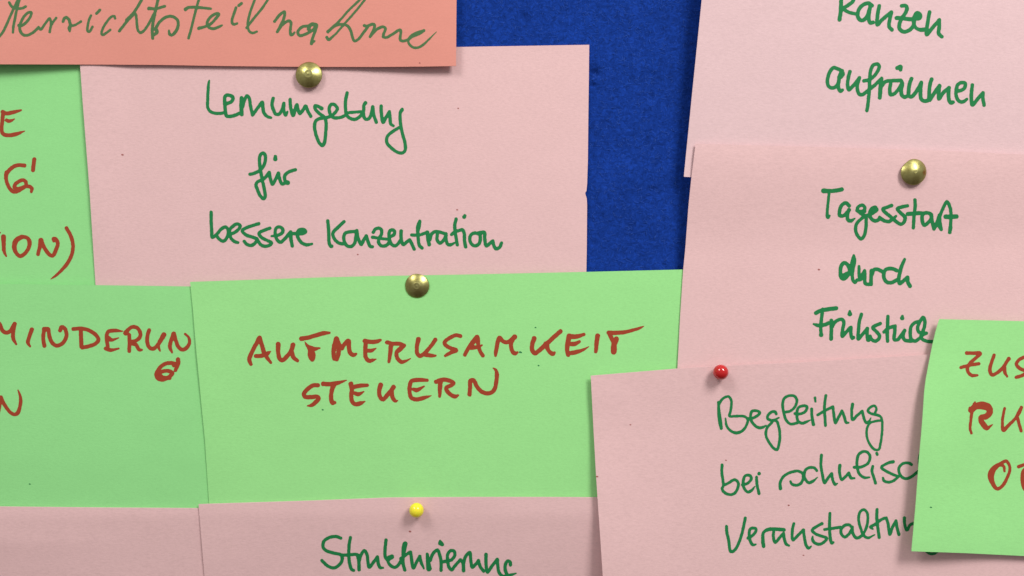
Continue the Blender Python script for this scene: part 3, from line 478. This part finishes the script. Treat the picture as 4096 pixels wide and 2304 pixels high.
write(cardI, '''@AI w46 2262,905,34 2250,825,42 2180,800,60 2080,880,90 2042,980,100 2070,1090,72 2140,1188,52 2220,1150,50 2310,1000,46 2350,850,42 2290,742,48 2190,790,56 ; 2490,830,50 2600,795 2760,760 ; w56 2640,840 2570,900 2552,1050 2590,1190 2680,1210''', 'red_on_green', 50, 'rust red letters OT')
# tiny flecks and pen dots
def flecks(c, pts, ink, label):
    for x, y, w in pts:
        write(c, '@PX %g,%g,%g %g,%g,%g' % (x-w*.4, y, w, x+w*.5, y+w*.15, w*.7), ink, 4, None, 'fleck', 0.03)
flecks(cardB, [(490, 619, 5), (1829, 839, 4), (1431, 1018, 3.4), (1833, 433, 3.2)], 'dark', 'small brown flecks in the paper')
flecks(cardE, [(2082.6, 1409, 6.5), (2142, 1310, 3.5), (2154.5, 1462, 3.5), (1291, 1639, 4)], 'dark_green', 'small dark green pen dots')
flecks(cardG2, [(3276, 1078, 4.5)], 'dark', 'small brown fleck in the paper')
flecks(cardG3, [(2522, 1699, 4), (3155, 2021, 3.8), (2389, 1906, 5), (2904, 1841, 3.2), (3214, 2221, 3)], 'dark', 'small brown flecks in the paper')
flecks(cardH, [(1640, 2126, 5)], 'dark', 'small brown fleck in the paper')
flecks(cardA, [(1679, 252, 3.2)], 'dark', 'small dark fleck in the paper')
flecks(cardI, [(3724, 2029, 4.5)], 'dark_green', 'small dark fleck in the paper')
flecks(cardD, [(119, 1936, 4.5)], 'dark_green', 'small dark fleck in the paper')

# ---------------------------------------------------------------- pins
def brass_mat(stain=None):
    m, n, b = new_mat('stained_brass' if stain else 'tarnished_brass')
    co = N(n, 'ShaderNodeTexCoord').outputs['Object']
    t = noise(n, mapping(n, co, (260, 260, 260)), 1, 4, 0.6)
    c = ramp(n, t, [(0.30, (0.27, 0.235, 0.075, 1)), (0.52, (0.42, 0.395, 0.15, 1)), (0.72, (0.52, 0.51, 0.22, 1))])
    if stain:
        di = N(n, 'ShaderNodeVectorMath', operation='DISTANCE'); di.inputs[1].default_value = stain
        n.links.new(co, di.inputs[0])
        f = ramp(n, noise(n, mapping(n, co, (900, 900, 900)), 1, 3, 0.6), [(0.3, g(0.0)), (0.7, g(0.0012))])
        ad = N(n, 'ShaderNodeMath', operation='ADD'); n.links.new(di.outputs['Value'], ad.inputs[0]); n.links.new(f, ad.inputs[1])
        mp = N(n, 'ShaderNodeMapRange'); mp.inputs[1].default_value = 0.0006; mp.inputs[2].default_value = 0.0021; mp.inputs[3].default_value = 0.9; mp.inputs[4].default_value = 0
        n.links.new(ad.outputs[0], mp.inputs[0])
        mx = N(n, 'ShaderNodeMixRGB'); n.links.new(mp.outputs[0], mx.inputs[0]); n.links.new(c, mx.inputs[1]); mx.inputs[2].default_value = (0.30, 0.11, 0.015, 1)
        c = mx.outputs[0]
    n.links.new(c, b.inputs['Base Color']); b.inputs['Metallic'].default_value = 1
    r = ramp(n, noise(n, mapping(n, co, (700, 700, 1500)), 1, 4, 0.6), [(0.3, g(0.27)), (0.7, g(0.40))]); n.links.new(r, b.inputs['Roughness'])
    bp = N(n, 'ShaderNodeBump'); bp.inputs['Strength'].default_value = 0.15; bp.inputs['Distance'].default_value = 0.0002
    n.links.new(noise(n, mapping(n, co, (420, 420, 420)), 1, 3, 0.5), bp.inputs['Height']); n.links.new(bp.outputs[0], b.inputs['Normal'])
    return m
BR = brass_mat()
stm, stn, stb = new_mat('steel_needle'); stb.inputs['Metallic'].default_value = 1; stb.inputs['Base Color'].default_value = (.6, .6, .6, 1); stb.inputs['Roughness'].default_value = .25
def plastic(name, col, rough=0.12, sss=0.25):
    m, n, b = new_mat(name)
    b.inputs['Base Color'].default_value = col; b.inputs['Roughness'].default_value = rough
    b.inputs['Subsurface Weight'].default_value = sss; b.inputs['Subsurface Radius'].default_value = (1, .6, .3); b.inputs['Subsurface Scale'].default_value = 0.0015
    b.inputs['Coat Weight'].default_value = 0.4; b.inputs['Coat Roughness'].default_value = 0.04
    return m
def lathe(prof, seg=72, rad=None):
    V, F = [], []
    for r, y in prof:
        for k in range(seg):
            a = 2*math.pi*k/seg; q = r*(rad(a) if rad else 1)
            V.append((q*math.cos(a), -y, q*math.sin(a)))
    for j in range(len(prof)-1):
        for k in range(seg):
            F.append((j*seg+k, j*seg+(k+1) % seg, (j+1)*seg+(k+1) % seg, (j+1)*seg+k))
    return V, F
def pin_root(name, px, py, h, label, cat, group=None):
    o = bpy.data.objects.new(name, None); S.collection.objects.link(o); o.empty_display_size = 0.004
    o.location = world(px, py, h); tag(o, label, cat, group); return o
def needle(o, hh, r=0.45, tip=-6):
    V, F = lathe([(0.02, tip), (r*0.8, tip+2), (r, tip+3), (r, hh)], 16)
    V = [(x/1000, y/1000, z/1000) for x, y, z in V]; mesh_obj('needle', V, F, stm, o)
def tack(px, py, h, R, label, rad=None, tilt=(0, 0), cone=0.0, ring=0.25, mat=None):
    k = (D-h-1)/D; R = R*PX*k
    o = pin_root('thumbtack', px, py, h, label, 'thumbtack', 'brass thumbtacks holding cards')
    prof = []; hd = 0.36*R
    n = 26
    for i in range(n+1):
        t = i/n; r = max(t, 0.004)
        y = hd*(1-(r**2.05)*(1-cone)-cone*r)
        y += 0.012*R*math.exp(-((r-ring)/0.045)**2) - 0.012*R*math.exp(-(r/(ring*0.8))**4)
        y += 0.014*R*math.exp(-(r/0.07)**2)
        prof.append((r*R, y))
    prof += [(R*1.003, -0.02*R), (R*0.985, -0.05*R), (R*0.93, -0.035*R), (R*0.5, 0.18*R), (0.02*R, 0.24*R)]
    V, F = lathe(prof, 84, rad)
    V = [(x/1000, (y-0.12)/1000, z/1000) for x, y, z in V]
    hdm = mesh_obj('head', V, F, mat or BR, o)
    hdm.rotation_euler = (math.radians(tilt[0]), 0, math.radians(tilt[1]))
    needle(o, 0.2*R)
tack(1236, 299.5, float(hA(1236, 262))+0.35, 52.5, 'smooth domed brass thumbtack overlapping the bottom edge of the salmon card',
     lambda a: 1+0.012*math.sin(2*a+.6), tilt=(-2, 3), ring=0.3)
tack(1668.5, 1143.5, float(hE(1668, 1130))+0.3, 48.5, 'brass thumbtack with a clear centre ring at the top edge of the central green card',
     lambda a: 1+0.01*math.cos(3*a), tilt=(3, -1), ring=0.25)
tack(3654, 688, float(hG2(3654, 688))+0.9, 52.5, 'dented brass thumbtack with a brown stain on the card reading Tagesstart',
     lambda a: 1-0.065*math.exp(-((a-2.3)/0.5)**2)+0.02*math.cos(2*(a-0.9)), tilt=(-1, 2), cone=0.08, ring=0.14, mat=brass_mat((0.0040, -0.001, -0.0003)))

def ball_pin(px, py, h, Rpx, label, mat, stand=3.0, lean=(0, 0)):
    hc = h+stand; k = (D-hc)/D; R = Rpx*PX*k
    o = bpy.data.objects.new('ball_pin', None); S.collection.objects.link(o); tag(o, label, 'pin', None)
    o.location = world(px, py, hc)
    prof = [(max(R*math.sin(math.pi*i/40), 0.002), R*math.cos(math.pi*i/40)) for i in range(41)]
    V, F = lathe(prof, 56); V = [(x/1000, y/1000, z/1000) for x, y, z in V]
    mesh_obj('ball', V, F, mat, o)
    V, F = lathe([(0.34, 0), (0.34, -stand), (0.3, -stand-4), (0.02, -stand-7)], 14)
    V = [((x+lean[0]*(-y-0)*-1)/1000, y/1000, (z+lean[1]*y)/1000) for x, y, z in V]
    mesh_obj('needle', V, [f[::-1] for f in F], stm, o)
ball_pin(1666, 2041, float(hH(1666, 2041)), 29.5, 'glossy yellow ball headed pin holding the card reading Strukturierung', plastic('yellow_plastic', (0.86, 0.76, 0.035, 1), .14, .35), 3.05)
ball_pin(2883, 1489, float(hG3(2883, 1489)), 30.5, 'glossy red ball headed pin holding the card reading Begleitung', plastic('red_plastic', (0.50, 0.008, 0.010, 1), .10, .2), 3.1)
